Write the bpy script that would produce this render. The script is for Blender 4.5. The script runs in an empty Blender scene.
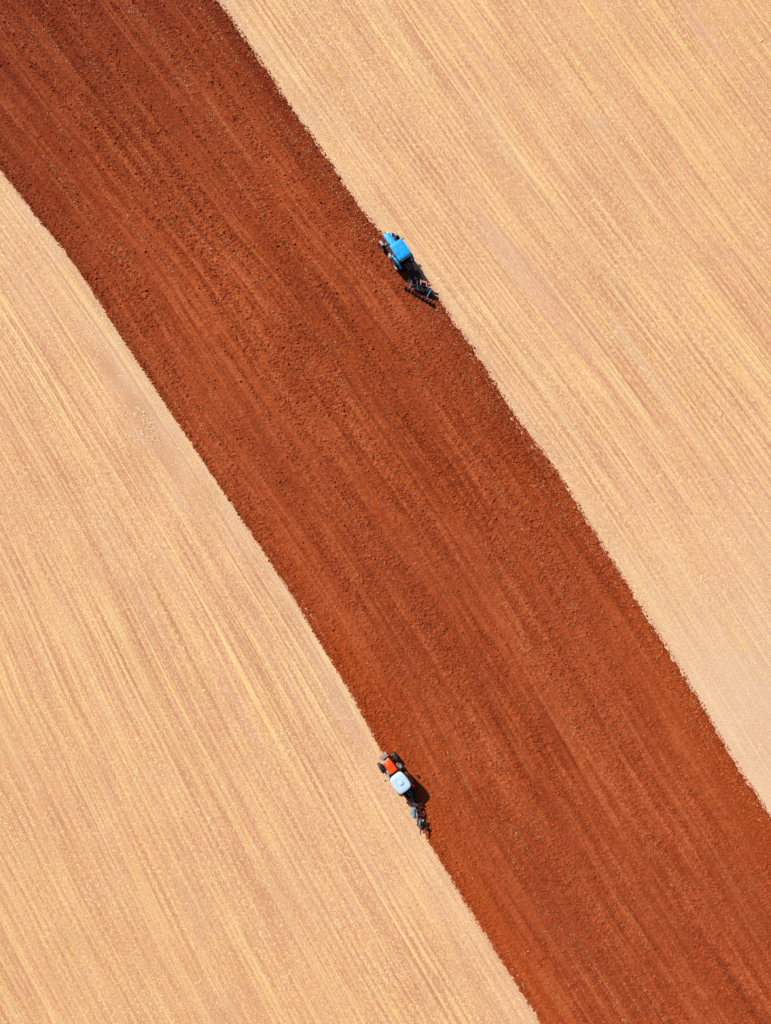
import bpy, bmesh, math, random
import numpy as np
from mathutils import Vector, Matrix

R = math.radians
S = bpy.context.scene
COL = S.collection
random.seed(7)
PX = 0.11            # metres of ground per photo pixel
H = 75.0             # drone height
ROW = 0.78           # spacing of the straw rows, metres

# ------------------------------------------------------------------ camera
cam = bpy.data.cameras.new('camera')
cam.sensor_fit = 'VERTICAL'
cam.sensor_height = 36.0
cam.sensor_width = 36.0
cam.lens = 36.0 * H / (1024 * PX)
cam.clip_start = 0.5
cam.clip_end = 9000
co = bpy.data.objects.new('camera', cam)
co.location = (0, 0, H)
co.rotation_euler = (0, 0, 0)
COL.objects.link(co)
S.camera = co

# ------------------------------------------------------------------ light
SUN_EL = 39.5
SUN_DIR = Vector((-0.68, 0.735, 0)).normalized()      # towards the sun, on the ground plane
W = bpy.data.worlds.new("World")
S.world = W
W.use_nodes = True
nt = W.node_tree
nt.nodes.clear()
sky = nt.nodes.new('ShaderNodeTexSky')
sky.sky_type = 'NISHITA'
sky.sun_disc = False
sky.sun_elevation = R(SUN_EL)
sky.sun_rotation = math.atan2(SUN_DIR.x, SUN_DIR.y)
bg = nt.nodes.new('ShaderNodeBackground')
bg.inputs['Strength'].default_value = 0.05
wo = nt.nodes.new('ShaderNodeOutputWorld')
nt.links.new(sky.outputs[0], bg.inputs[0])
nt.links.new(bg.outputs[0], wo.inputs[0])
sl = bpy.data.lights.new('sun', 'SUN')
sl.energy = 5.0
sl.angle = R(0.5)
sl.color = (1.0, 0.965, 0.91)
so = bpy.data.objects.new('sun', sl)
d = Vector((SUN_DIR.x * math.cos(R(SUN_EL)), SUN_DIR.y * math.cos(R(SUN_EL)), math.sin(R(SUN_EL))))
so.rotation_euler = d.to_track_quat('Z', 'Y').to_euler()
so.location = (0, 0, 120)
COL.objects.link(so)
S.view_settings.view_transform = 'Standard'
S.view_settings.look = 'None'
S.view_settings.gamma = 1
S.view_settings.use_curve_mapping = False
S.view_settings.exposure = 0.42


# ------------------------------------------------------------------ helpers
def gp(px, py, z=0.0):
    """photo pixel -> world point at height z"""
    k = PX * (H - z) / H
    return Vector(((px - 385.5) * k, (512 - py) * k, z))


def s2l(r, g, b):
    f = lambda c: ((c / 255) / 12.92) if c / 255 < 0.04045 else (((c / 255) + 0.055) / 1.055) ** 2.4
    return (f(r), f(g), f(b))


class NT:
    """small node-graph helper"""
    def __init__(s, name):
        s.m = bpy.data.materials.new(name)
        s.m.use_nodes = True
        s.t = s.m.node_tree
        s.t.nodes.clear()
        s.out = s.n('ShaderNodeOutputMaterial')
        s.p = s.n('ShaderNodeBsdfPrincipled')
        s.l(s.p.outputs[0], s.out.inputs[0])

    def n(s, k, **kw):
        x = s.t.nodes.new(k)
        for a, b in kw.items():
            setattr(x, a, b)
        return x

    def l(s, a, b):
        s.t.links.new(a, b)

    def put(s, sock, v):
        if isinstance(v, (int, float)):
            sock.default_value = v
        elif isinstance(v, tuple):
            sock.default_value = v if len(v) == len(sock.default_value) else tuple(v) + (1,)
        else:
            s.l(v, sock)

    def math(s, op, a, b=0.0, clamp=False):
        x = s.n('ShaderNodeMath', operation=op)
        x.use_clamp = clamp
        s.put(x.inputs[0], a)
        s.put(x.inputs[1], b)
        return x.outputs[0]

    def noise(s, vec, scale, detail=2, rough=0.5, dim='3D'):
        x = s.n('ShaderNodeTexNoise')
        x.noise_dimensions = dim
        s.l(vec, x.inputs['Vector'])
        x.inputs['Scale'].default_value = scale
        x.inputs['Detail'].default_value = detail
        x.inputs['Roughness'].default_value = rough
        return x.outputs['Fac']

    def scale(s, vec, v, off=(0, 0, 0)):
        x = s.n('ShaderNodeMapping')
        s.l(vec, x.inputs['Vector'])
        x.inputs['Scale'].default_value = v
        x.inputs['Location'].default_value = off
        return x.outputs[0]

    def ramp(s, f, lo, hi, a=0.0, b=1.0):
        x = s.n('ShaderNodeMapRange')
        x.interpolation_type = 'SMOOTHSTEP'
        s.put(x.inputs[0], f)
        x.inputs[1].default_value = lo
        x.inputs[2].default_value = hi
        x.inputs[3].default_value = a
        x.inputs[4].default_value = b
        return x.outputs[0]

    def mix(s, f, a, b, mode='MIX'):
        x = s.n('ShaderNodeMix', data_type='RGBA', blend_type=mode)
        s.put(x.inputs[0], f)
        s.put(x.inputs[6], a)
        s.put(x.inputs[7], b)
        return x.outputs[2]


def tag(o, label=None, cat=None, group=None, kind=None):
    if label: o['label'] = label
    if cat: o['category'] = cat
    if group: o['group'] = group
    if kind: o['kind'] = kind
    return o


# ------------------------------------------------------------------ numpy noise
def vnoise(u, v, seed):
    rs = np.random.RandomState(seed)
    T = rs.rand(512, 512).astype(np.float32)
    iu = np.floor(u).astype(np.int64); iv = np.floor(v).astype(np.int64)
    fu = u - iu; fv = v - iv
    fu = fu * fu * (3 - 2 * fu); fv = fv * fv * (3 - 2 * fv)
    a = T[iu % 512, iv % 512]; b = T[(iu + 1) % 512, iv % 512]
    c = T[iu % 512, (iv + 1) % 512]; e = T[(iu + 1) % 512, (iv + 1) % 512]
    return (a * (1 - fu) + b * fu) * (1 - fv) + (c * (1 - fu) + e * fu) * fv


def sstep(x, a, b):
    t = np.clip((x - a) / (b - a), 0, 1)
    return t * t * (3 - 2 * t)


# ------------------------------------------------------------------ field boundaries (metres)
Rp = [(218, 0), (255, 53), (298, 116), (343, 182), (374, 226), (388, 243), (407, 262), (423, 280), (437, 297), (447, 314),
      (471, 345), (511, 409), (556, 470), (595, 534), (641, 606), (693, 690), (740, 771), (771, 816), (900, 1024)]
Lp = [(-140, 0), (0, 169), (34, 216), (67, 253), (126, 345), (175, 419), (212, 476), (260, 547), (289, 591),
      (319, 642), (348, 690), (381, 751), (424, 835), (464, 902), (513, 980), (540, 1024)]
def curve(pts, sl0, sl1, sig=5.0):
    p = [((a - 385.5) * PX, (512 - b) * PX) for a, b in pts]
    x0, y0 = p[0]; x1, y1 = p[-1]
    p = [(x0 - sl0 * 3000, y0 + 3000)] + [(x0 - sl0 * 20, y0 + 20)] + p + [(x1 + sl1 * 20, y1 - 20), (x1 + sl1 * 3000, y1 - 3000)]
    p = sorted(p, key=lambda q: q[1])
    ys = np.array([q[1] for q in p]); xs = np.array([q[0] for q in p])
    yy = np.arange(-90, 90.01, 0.25)
    xx = np.interp(yy, ys, xs)
    h_ = int(sig * 3)
    k = np.exp(-0.5 * (np.arange(-h_, h_ + 1) / sig) ** 2); k /= k.sum()
    xs2 = np.convolve(np.pad(xx, h_, mode='reflect', reflect_type='odd'), k, mode='valid')
    def f(y):
        y = np.asarray(y, float)
        return np.where(np.abs(y) < 89, np.interp(y, yy, xs2), np.interp(y, ys, xs))
    return f
Rf = curve(Rp, 0.70, 0.63)
Lf = curve(Lp, 0.80, 0.58, 9.0)
Rs = curve(Rp, 0.70, 0.63, 44.0)        # smooth guides for the drill rows
Ls = curve(Lp, 0.80, 0.58, 44.0)
gy_py = np.array([0, 170, 500, 700, 1024]); gy_v = np.array([0.74, 0.80, 1.0, 1.12, 1.19])
def gl(y):           # fan of the drill rows of the left field
    return np.interp(512 - np.asarray(y, float) / PX, gy_py, gy_v)
gr_v = np.array([0.98, 0.98, 1.0, 1.03, 1.06])
def gr(y):
    return np.interp(512 - np.asarray(y, float) / PX, gy_py, gr_v)


def grid_object(name, X, Y, Z, U, V, mat, attrs=None, smooth=True, mask=None):
    n, m = X.shape
    me = bpy.data.meshes.new(name)
    co = np.stack([X, Y, Z], -1).reshape(-1, 3).astype(np.float32)
    idx = np.arange(n * m).reshape(n, m)
    f = np.stack([idx[:-1, :-1], idx[:-1, 1:], idx[1:, 1:], idx[1:, :-1]], -1).reshape(-1, 4)
    me.vertices.add(len(co)); me.vertices.foreach_set('co', co.ravel())
    me.loops.add(f.size); me.loops.foreach_set('vertex_index', f.ravel().astype(np.int32))
    me.polygons.add(len(f))
    me.polygons.foreach_set('loop_start', np.arange(0, f.size, 4, dtype=np.int32))
    me.polygons.foreach_set('loop_total', np.full(len(f), 4, np.int32))
    me.polygons.foreach_set('use_smooth', np.full(len(f), smooth))
    uv = np.stack([U, V], -1).reshape(-1, 2).astype(np.float32)
    ul = me.uv_layers.new(name='rows')
    me.update()
    ul.data.foreach_set('uv', uv[f.ravel()].ravel())
    for k, a in (attrs or {}).items():
        at = me.attributes.new(k, 'FLOAT', 'POINT')
        at.data.foreach_set('value', a.astype(np.float32).ravel())
    me.materials.append(mat)
    me.validate()
    o = bpy.data.objects.new(name, me)
    COL.objects.link(o)
    return o


# ------------------------------------------------------------------ ground materials
def stubble_material():
    g = NT('stubble')
    uv = g.n('ShaderNodeUVMap'); uv.uv_map = 'rows'
    tc = g.n('ShaderNodeTexCoord')
    UV = uv.outputs[0]; OB = tc.outputs['Object']
    U2 = UV
    fine = g.noise(g.scale(U2, (3.6, 0.09, 1)), 1.0, 3, 0.65)
    mid = g.noise(g.scale(U2, (0.9, 0.03, 1), (7, 3, 0)), 1.0, 3, 0.6)
    wide = g.noise(g.scale(U2, (0.22, 0.022, 1), (17, 5, 0)), 1.0, 2)
    hair = g.noise(g.scale(U2, (2.6, 0.03, 1), (31, 9, 0)), 1.0, 1, 0.4)
    fleck = g.noise(g.scale(U2, (7.5, 2.4, 1), (13, 9, 0)), 1.0, 2, 0.7)
    sp1 = g.noise(OB, 5.5, 2, 0.75)
    sp2 = g.noise(g.scale(OB, (1, 1, 1), (40, 11, 3)), 1.7, 3, 0.65)
    sp3 = g.noise(g.scale(OB, (1, 1, 1), (90, 51, 3)), 4.4, 1, 0.5)
    patch = g.noise(OB, 0.10, 3, 0.55)
    sx = g.n('ShaderNodeSeparateXYZ'); g.l(U2, sx.inputs[0])
    row = g.math('SINE', g.math('MULTIPLY', sx.outputs[0], 2 * math.pi / ROW))
    rowa = g.ramp(g.noise(g.scale(U2, (0.35, 0.035, 1), (3, 44, 0)), 1.0, 2, 0.6), 0.38, 0.62)
    # straw cover
    a = g.math('ADD', g.math('MULTIPLY', g.math('SUBTRACT', fine, 0.5), 1.9), g.math('MULTIPLY', g.math('SUBTRACT', mid, 0.5), 0.95))
    a = g.math('ADD', a, g.math('MULTIPLY', g.math('SUBTRACT', wide, 0.5), 0.35))
    a = g.math('ADD', a, g.math('MULTIPLY', g.math('MULTIPLY', row, rowa), g.ramp(g.noise(g.scale(U2, (1.3, 0.25, 1), (9, 4, 0)), 1.0, 2, 0.6), 0.35, 0.6, 0.04, 0.30)))
    a = g.math('ADD', a, g.math('MULTIPLY', g.math('SUBTRACT', fleck, 0.5), 2.4))
    a = g.math('ADD', a, g.math('MULTIPLY', g.math('SUBTRACT', sp1, 0.5), 1.8))
    a = g.math('ADD', a, g.math('MULTIPLY', g.math('SUBTRACT', sp2, 0.5), 0.5))
    a = g.math('ADD', a, g.math('MULTIPLY', g.math('SUBTRACT', patch, 0.5), 0.6))
    cover = g.ramp(a, -0.62, 0.82)
    K = 1 / 1.42
    c = lambda r_, g_, b_: tuple(x * K for x in s2l(r_, g_, b_))
    col = g.n('ShaderNodeValToRGB')
    g.l(cover, col.inputs[0])
    cr = col.color_ramp
    cr.elements[0].position = 0.0; cr.elements[0].color = c(204, 142, 106) + (1,)
    cr.elements[1].position = 1.0; cr.elements[1].color = c(252, 216, 158) + (1,)
    e = cr.elements.new(0.32); e.color = c(229, 174, 135) + (1,)
    e = cr.elements.new(0.62); e.color = c(240, 190, 144) + (1,)
    base = col.outputs[0]
    # golden chaff speckle
    gold = g.math('MULTIPLY', g.ramp(sp3, 0.56, 0.70), g.ramp(g.math('ADD', mid, g.math('MULTIPLY', patch, 0.5)), 0.60, 0.95))
    base = g.mix(g.math('MULTIPLY', gold, 0.95), base, c(240, 184, 92))
    # darker wheel and drill lines
    line = g.math('MULTIPLY', g.ramp(hair, 0.36, 0.26), g.ramp(sp2, 0.30, 0.55))
    base = g.mix(g.math('MULTIPLY', line, 0.5), base, c(188, 124, 84))
    pale = g.math('MULTIPLY', g.ramp(hair, 0.62, 0.72), 0.6)
    base = g.mix(pale, base, c(254, 226, 164))
    # crisp single rows of combed straw, broken along their length
    hr2 = g.noise(g.scale(U2, (3.6, 0.022, 1), (131, 19, 0)), 1.0, 1, 0.3)
    brk = g.ramp(g.noise(g.scale(U2, (2.0, 0.25, 1), (5, 6, 0)), 1.0, 3, 0.7), 0.30, 0.56)
    base = g.mix(g.math('MULTIPLY', g.math('MULTIPLY', g.ramp(hr2, 0.60, 0.68), brk), 0.75), base, c(254, 224, 152))
    base = g.mix(g.math('MULTIPLY', g.ramp(hr2, 0.38, 0.31), 0.45), base, c(196, 134, 94))
    # pink bare soil showing through
    pk = g.noise(g.scale(U2, (0.5, 0.05, 1), (3, 77, 0)), 1.0, 3, 0.6)
    base = g.mix(g.ramp(pk, 0.5, 0.75, 0, 0.55), base, c(228, 182, 152))
    ab = g.n('ShaderNodeAttribute'); ab.attribute_name = 'bare'
    base = g.mix(ab.outputs['Fac'], base, c(222, 186, 164))
    at = g.n('ShaderNodeAttribute'); at.attribute_name = 'track'
    base = g.mix(at.outputs['Fac'], base, c(216, 158, 116))
    aw = g.n('ShaderNodeAttribute'); aw.attribute_name = 'warm'
    base = g.mix(aw.outputs['Fac'], base, c(236, 204, 172))
    ao = g.n('ShaderNodeAttribute'); ao.attribute_name = 'ochre'
    base = g.mix(ao.outputs['Fac'], base, c(228, 168, 112))
    g.l(base, g.p.inputs['Base Color'])
    g.p.inputs['Roughness'].default_value = 0.9
    g.p.inputs['Specular IOR Level'].default_value = 0.15
    hgt = g.math('ADD', g.math('MULTIPLY', cover, 0.5), g.math('MULTIPLY', sp3, 0.5))
    b = g.n('ShaderNodeBump'); b.inputs['Strength'].default_value = 0.55; b.inputs['Distance'].default_value = 0.06
    g.l(hgt, b.inputs['Height']); g.l(b.outputs[0], g.p.inputs['Normal'])
    return g.m


def soil_material(name='ploughed_soil'):
    g = NT(name)
    uv = g.n('ShaderNodeUVMap'); uv.uv_map = 'rows'
    tc = g.n('ShaderNodeTexCoord')
    UV = uv.outputs[0]; OB = tc.outputs['Object']
    wob = g.noise(g.scale(UV, (0.2, 0.05, 1)), 1.0, 2)
    cx = g.n('ShaderNodeCombineXYZ'); g.l(g.math('MULTIPLY', g.math('SUBTRACT', wob, 0.5), 0.8), cx.inputs[0])
    va = g.n('ShaderNodeVectorMath', operation='ADD'); g.l(UV, va.inputs[0]); g.l(cx.outputs[0], va.inputs[1])
    U2 = va.outputs[0]
    mid = g.noise(g.scale(U2, (1.3, 0.05, 1)), 1.0, 3, 0.65)
    wide = g.noise(g.scale(U2, (0.22, 0.02, 1), (17, 5, 0)), 1.0, 2)
    hair = g.noise(g.scale(U2, (2.6, 0.09, 1), (31, 9, 0)), 1.0, 2, 0.5)
    sp1 = g.noise(OB, 4.0, 3, 0.7)
    sp2 = g.noise(g.scale(OB, (1, 1, 1), (40, 11, 3)), 0.9, 3, 0.6)
    patch = g.noise(OB, 0.06, 3, 0.55)
    K = 1 / 1.42
    c = lambda r_, g_, b_: tuple(x * K for x in s2l(r_, g_, b_))
    a = g.math('ADD', g.math('MULTIPLY', g.math('SUBTRACT', mid, 0.5), 1.45), g.math('MULTIPLY', g.math('SUBTRACT', wide, 0.5), 0.9))
    a = g.math('ADD', a, g.math('MULTIPLY', g.math('SUBTRACT', sp1, 0.5), 1.1))
    a = g.math('ADD', a, g.math('MULTIPLY', g.math('SUBTRACT', sp2, 0.5), 0.7))
    a = g.math('ADD', a, g.math('MULTIPLY', g.math('SUBTRACT', hair, 0.5), 0.9))
    f = g.ramp(a, -0.75, 0.75)
    col = g.n('ShaderNodeValToRGB'); g.l(f, col.inputs[0])
    cr = col.color_ramp
    cr.elements[0].position = 0.0; cr.elements[0].color = c(124, 46, 17) + (1,)
    cr.elements[1].position = 1.0; cr.elements[1].color = c(204, 110, 64) + (1,)
    e = cr.elements.new(0.5); e.color = c(170, 74, 33) + (1,)
    base = col.outputs[0]
    base = g.mix(g.ramp(patch, 0.35, 0.7, 0, 0.5), base, c(168, 77, 42))
    am = g.n('ShaderNodeAttribute'); am.attribute_name = 'soil_dark'
    base = g.mix(am.outputs['Fac'], base, c(112, 34, 12))
    ar = g.n('ShaderNodeAttribute'); ar.attribute_name = 'rust'
    base = g.mix(ar.outputs['Fac'], base, c(184, 76, 22))
    hl = g.noise(g.scale(U2, (3.2, 0.05, 1), (61, 9, 0)), 1.0, 2, 0.5)
    base = g.mix(g.math('MULTIPLY', g.ramp(hl, 0.56, 0.70), 0.38), base, c(202, 112, 66))
    base = g.mix(g.math('MULTIPLY', g.ramp(hl, 0.42, 0.30), 0.28), base, c(116, 40, 14))
    # dry crumbs and buried straw
    st = g.math('MULTIPLY', g.ramp(g.noise(g.scale(OB, (1, 1, 1), (4, 8, 3)), 5.0, 1, 0.5), 0.68, 0.78),
                g.ramp(g.noise(g.scale(U2, (0.8, 0.04, 1), (51, 2, 0)), 1.0, 2), 0.46, 0.62))
    base = g.mix(g.math('MULTIPLY', st, 0.75), base, c(228, 150, 92))
    g.l(base, g.p.inputs['Base Color'])
    g.p.inputs['Roughness'].default_value = 0.95
    g.p.inputs['Specular IOR Level'].default_value = 0.1
    b = g.n('ShaderNodeBump'); b.inputs['Strength'].default_value = 0.7; b.inputs['Distance'].default_value = 0.05
    g.l(g.noise(OB, 9.0, 3, 0.6), b.inputs['Height']); g.l(b.outputs[0], g.p.inputs['Normal'])
    return g.m


M_STUB = stubble_material()
M_SOIL = soil_material()


# ------------------------------------------------------------------ stubble field: one sheet out to the horizon
def arc(y):
    return -np.asarray(y, float) * 1.22

def row_coord(x, y, left):
    x = np.asarray(x, float); y = np.asarray(y, float)
    u = np.where(left, (x - Ls(y)) / gl(y), 200 + (x - Rs(y)) / gr(y))
    near = np.abs(u - np.where(left, 0, 200)) < 110
    wob = 0.9 * (vnoise(u * 0.07 + 60, y * 0.035 + 90, 71) - .5) + 0.22 * (vnoise(u * 0.5 + 60, y * 0.12 + 90, 72) - .5)
    return u + np.where(near, wob, 0)

def field_relief(X, Y, U, V):
    return (vnoise(U * 0.6 + 60, V * 0.05 + 500, 3) - 0.5) * 0.03 + (vnoise(X * 0.2 + 400, Y * 0.2 + 400, 4) - 0.5) * 0.08

def build_field():
    near = np.arange(-66, 66.01, 0.3)
    far = np.array([80, 100, 140, 200, 300, 500, 900, 1600, 2800])
    ys = np.concatenate([-far[::-1], near, far])
    sn = np.arange(0.3, 72.01, 0.3)
    sf = np.array([80, 95, 120, 160, 240, 400, 700, 1200, 2200, 3200])
    sl = np.concatenate([-sf[::-1], -sn[::-1], [0.0]])
    sr = -sl[::-1]
    Yl = ys[:, None]
    L = Lf(ys)[:, None]; Rr = Rf(ys)[:, None]
    GL = gl(ys)[:, None]; GR = gr(ys)[:, None]
    XL = L + 0.9 + sl[None] * GL
    XR = Rr - 0.9 + sr[None] * GR
    XT = np.concatenate([L + 1.5, Rr - 1.5], 1)
    X = np.concatenate([XL, XT, XR], 1)
    Y = np.broadcast_to(Yl, X.shape).copy()
    U = np.concatenate([np.broadcast_to(sl[None], XL.shape), np.full(XT.shape, 0.0), np.broadcast_to(200 + sr[None], XR.shape)], 1)
    V = np.broadcast_to(arc(Yl), X.shape).copy()
    Z = np.zeros_like(X)
    nl = len(sl)
    isl = np.zeros(X.shape, bool); isl[:, :nl + 1] = True
    U = row_coord(X, Y, isl)
    Z[:, nl] = -0.45; Z[:, nl + 1] = -0.45
    inner = (np.abs(X) < 60) & (np.abs(Y) < 66)
    rel = field_relief(X, Y, U, V)
    rel[:, nl - 1:nl + 3] = 0.0
    Z = Z + np.where(inner, rel, 0)
    # bare, pale patches of soil (photo pixels)
    Pxx = X / PX + 385.5; Pyy = 512 - Y / PX
    bare = np.zeros_like(X)
    for (bx, by, rx, ry, ang, am) in [(109, 365, 8, 4, 20, .95), (125, 387, 9, 6, 20, .95), (133, 403, 8, 5, 0, .55), (157, 448, 9, 5, 50, .6), (138, 437, 6, 5, 30, .5),
                                      (180, 500, 14, 6, 60, .45), (598, 122, 8, 5, -20, .8), (628, 345, 26, 3.2, 58, .85), (646, 372, 22, 3.2, 60, .55),
                                      (206, 472, 10, 5, 60, .6), (232, 510, 16, 6, 58, .5), (40, 225, 14, 5, 48, .6), (55, 250, 18, 6, 55, .5),
                                      (120, 370, 40, 14, 55, .35), (160, 425, 50, 16, 58, .35), (500, 250, 60, 9, 55, .35), (620, 650, 70, 16, 58, .35),
                                      (745, 690, 60, 25, 58, .45), (740, 15, 6, 5, 0, .5), (700, 30, 20, 6, 50, .4), (300, 130, 40, 8, 55, .25)]:
        ca, sa = math.cos(R(ang)), math.sin(R(ang))
        dx = Pxx - bx; dy = Pyy - by
        q = ((dx * ca + dy * sa) / rx) ** 2 + ((-dx * sa + dy * ca) / ry) ** 2
        q = q * (0.6 + 0.8 * vnoise(X * 1.3 + 900, Y * 1.3 + 900, 6))
        bare = np.maximum(bare, am * np.exp(-q))
    bare *= 0.7 + 0.6 * vnoise(X * 2.2 + 900, Y * 2.2 + 900, 8)
    # headland turning arcs near the lower edge, and two tramlines
    track = np.zeros_like(X)
    for (cx_, cy_, r0, a0, a1) in [(505, 1010, 38, 200, 300), (505, 1010, 47, 190, 290), (500, 1015, 60, 195, 280), (505, 1010, 22, 180, 330), (418, 1030, 55, 200, 330), (418, 1030, 64, 210, 320)]:
        rr = np.hypot(Pxx - cx_, Pyy - cy_); an = np.degrees(np.arctan2(Pyy - cy_, Pxx - cx_)) % 360
        track = np.maximum(track, np.exp(-((rr - r0) / 1.4) ** 2) * (an > a0) * (an < a1) * 0.5 * vnoise(an * 0.4, rr * 0.1, 9))
    US = U
    for (bx, by, rx, ry, ang, am) in [(112, 372, 34, 7, 55, .8), (140, 410, 36, 10, 58, .85), (168, 455, 38, 9, 60, .7), (200, 500, 40, 6, 60, .5)]:
        ca, sa = math.cos(R(ang)), math.sin(R(ang)); dx = Pxx - bx; dy = Pyy - by
        q_ = ((dx * ca + dy * sa) / rx) ** 2 + ((-dx * sa + dy * ca) / ry) ** 2
        track = np.maximum(track, am * np.exp(-q_ ** 1.5 * (0.6 + 0.8 * vnoise(X * 1.1 + 900, Y * 1.1 + 900, 61))) * (X < L))
    for s0, am in [(-17.5, .55), (-19.4, .5), (-33, .5), (-35, .4), (-47.5, .35), (217.0, .4), (219.0, .35), (241, .35)]:
        track = np.maximum(track, np.exp(-((US - s0 + 0.5 * (vnoise(V * 0.1 + 50, US * 0, 12) - .5)) / 0.22) ** 2) * 0.75 * am * sstep(vnoise(V * 0.07 + 300, np.full_like(V, s0 + 300), 13), 0.25, 0.6))
    # edges of the field next to the worked soil are trampled and paler; lower right paler, lower left more ochre
    dL = np.clip(-(X - L) / 4.0, 0, 9); dR = np.clip((X - Rr) / 4.0, 0, 9)
    edge = np.exp(-dL ** 2) * (X < L + 1) + np.exp(-(dR * 1.3) ** 2) * (X > Rr - 1)
    warm = 0.24 * edge * (0.5 + vnoise(X * .35 + 500, Y * .35 + 500, 14)) + 0.5 * sstep(Pxx * 0.55 + Pyy * 0.8, 700, 1000) * (X > Rr - 2)
    warm = np.clip(warm, 0, .75)
    ochre = 0.30 * sstep(Pyy - Pxx * 0.8, 350, 900) * (X < L + 2) + 0.22 * sstep(Pxx - Pyy, 300, 700) * (X > Rr - 2)
    o = grid_object('stubble_field', X[::-1], Y[::-1], Z[::-1], U[::-1], V[::-1], M_STUB,
                    dict(bare=bare[::-1], track=track[::-1], warm=warm[::-1], ochre=ochre[::-1]))
    tag(o, kind='structure')
build_field()


# ------------------------------------------------------------------ ploughed strip: real relief
DY = 0.09
sy = np.arange(-76, 76.01, DY)
NX = 470
st = np.linspace(0, 1, NX)
sL = Lf(sy)[:, None]; sR = Rf(sy)[:, None]
SX = sL + st[None] * (sR - sL)
SY = np.broadcast_to(sy[:, None], SX.shape).copy()
WID = 31.0                                 # true width across the strip, metres
SU = np.broadcast_to(st[None] * WID, SX.shape).copy()
SV = arc(SY)

def soil_height(X, Y, U, V, full=True):
    w = U + 1.0 * (vnoise(U * .15 + 40, V * .05 + 90, 21) - .5)
    dE = np.minimum(U, WID - U)
    rough = 0.22 + 0.78 * sstep(vnoise(w * 0.75 + 10, V * 0.03 + 200, 22) * 0.5 + vnoise(w * 2.0 + 60, V * 0.10 + 200, 23) * 0.5, 0.32, 0.75)
    rough = np.maximum(rough, 0.85 * np.exp(-(dE / 1.6) ** 2))
    rough *= 0.65 + 0.7 * vnoise(X * 0.5 + 300, Y * 0.5 + 300, 24)
    clod = 0
    c1 = vnoise(X * 4.3 + 700, Y * 4.3 + 700, 25)
    c2 = vnoise(X * 7.5 + 700, Y * 7.5 + 700, 26)
    c3 = vnoise(X * 1.5 + 700, Y * 1.5 + 700, 27)
    clod = 0.125 * np.clip(c1 - 0.35, 0, 1) ** 1.2 + 0.07 * (c2 - .5) + 0.04 * (c3 - .5)
    fur = 0.035 * np.sin(w * 2 * math.pi / 1.9 + 1.5 * vnoise(V * .08 + 30, w * .1 + 3, 28)) + 0.05 * (vnoise(w * 1.5 + 60, V * .06 + 600, 29) - .5)
    z = 0.05 + clod * (0.38 + 0.80 * rough) + fur
    # ragged shoulder: sinks under the stubble sheet at the boundary
    nz = vnoise(X * 1.9 + 100, Y * 1.9 + 100, 31) * 0.9 + vnoise(X * 4.3 + 100, Y * 4.3 + 100, 32) * 0.6
    z = z - 0.22 * (1 - sstep(dE + np.where(U > WID / 2, 0.28, 0.20) * (nz - 0.75), -0.15, 0.30))
    return z, rough

SZ, SROUGH = soil_height(SX, SY, SU, SV)
spx = SX / PX + 385.5; spy = 512 - SY / PX
dE = np.minimum(SU, WID - SU)
soil_dark = 0.62 * sstep(-(spx * 0.9 + spy), -520, 60) \
    + 0.55 * np.exp(-((WID - SU) / 2.8) ** 2) * (0.4 + vnoise(SV * .1 + 70, SU * .8 + 4, 41)) \
    + 0.30 * np.exp(-((SU - 0.4) / 1.2) ** 2) * sstep(-spy, -650, -200) \
    + 0.12 * SROUGH * (vnoise(SX * .8 + 90, SY * .8 + 90, 42))
soil_dark = np.clip(soil_dark * (0.75 + 0.5 * vnoise(SU * .9 + 9, SV * .05 + 99, 43)), 0, .8)  # soil darker towards top left, along the edges and where rough
rust = 0.55 * np.exp(-(np.clip(SU - 1.0, 0, 99) / 3.0) ** 2) * sstep(spy, 350, 800) + 0.5 * np.exp(-((WID - SU) / 4.5) ** 2) * sstep(spy, 300, 700)
rust = np.clip(rust * (0.6 + 0.6 * vnoise(SU * .9 + 19, SV * .06 + 99, 44)), 0, .8)
o = grid_object('ploughed_soil', SX[::-1], SY[::-1], SZ[::-1], SU[::-1], SV[::-1], M_SOIL,
                dict(soil_dark=soil_dark[::-1], rust=rust[::-1]), smooth=False)
tag(o, kind='structure')


def strip_point(t, y):
    """world x, height, for strip coordinate t at y (arrays)"""
    L = Lf(y); Rr = Rf(y)
    X = L + t * (Rr - L)
    z, r = soil_height(X, y, t * WID, arc(y))
    return X, z, r


def soup(name, mat, verts, faces, smooth=False):
    me = bpy.data.meshes.new(name)
    k = faces.shape[1]
    me.vertices.add(len(verts)); me.vertices.foreach_set('co', verts.astype(np.float32).ravel())
    me.loops.add(faces.size); me.loops.foreach_set('vertex_index', faces.astype(np.int32).ravel())
    me.polygons.add(len(faces))
    me.polygons.foreach_set('loop_start', np.arange(0, faces.size, k, dtype=np.int32))
    me.polygons.foreach_set('loop_total', np.full(len(faces), k, np.int32))
    me.materials.append(mat); me.update(); me.validate()
    ob = bpy.data.objects.new(name, me); COL.objects.link(ob)
    return ob


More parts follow.
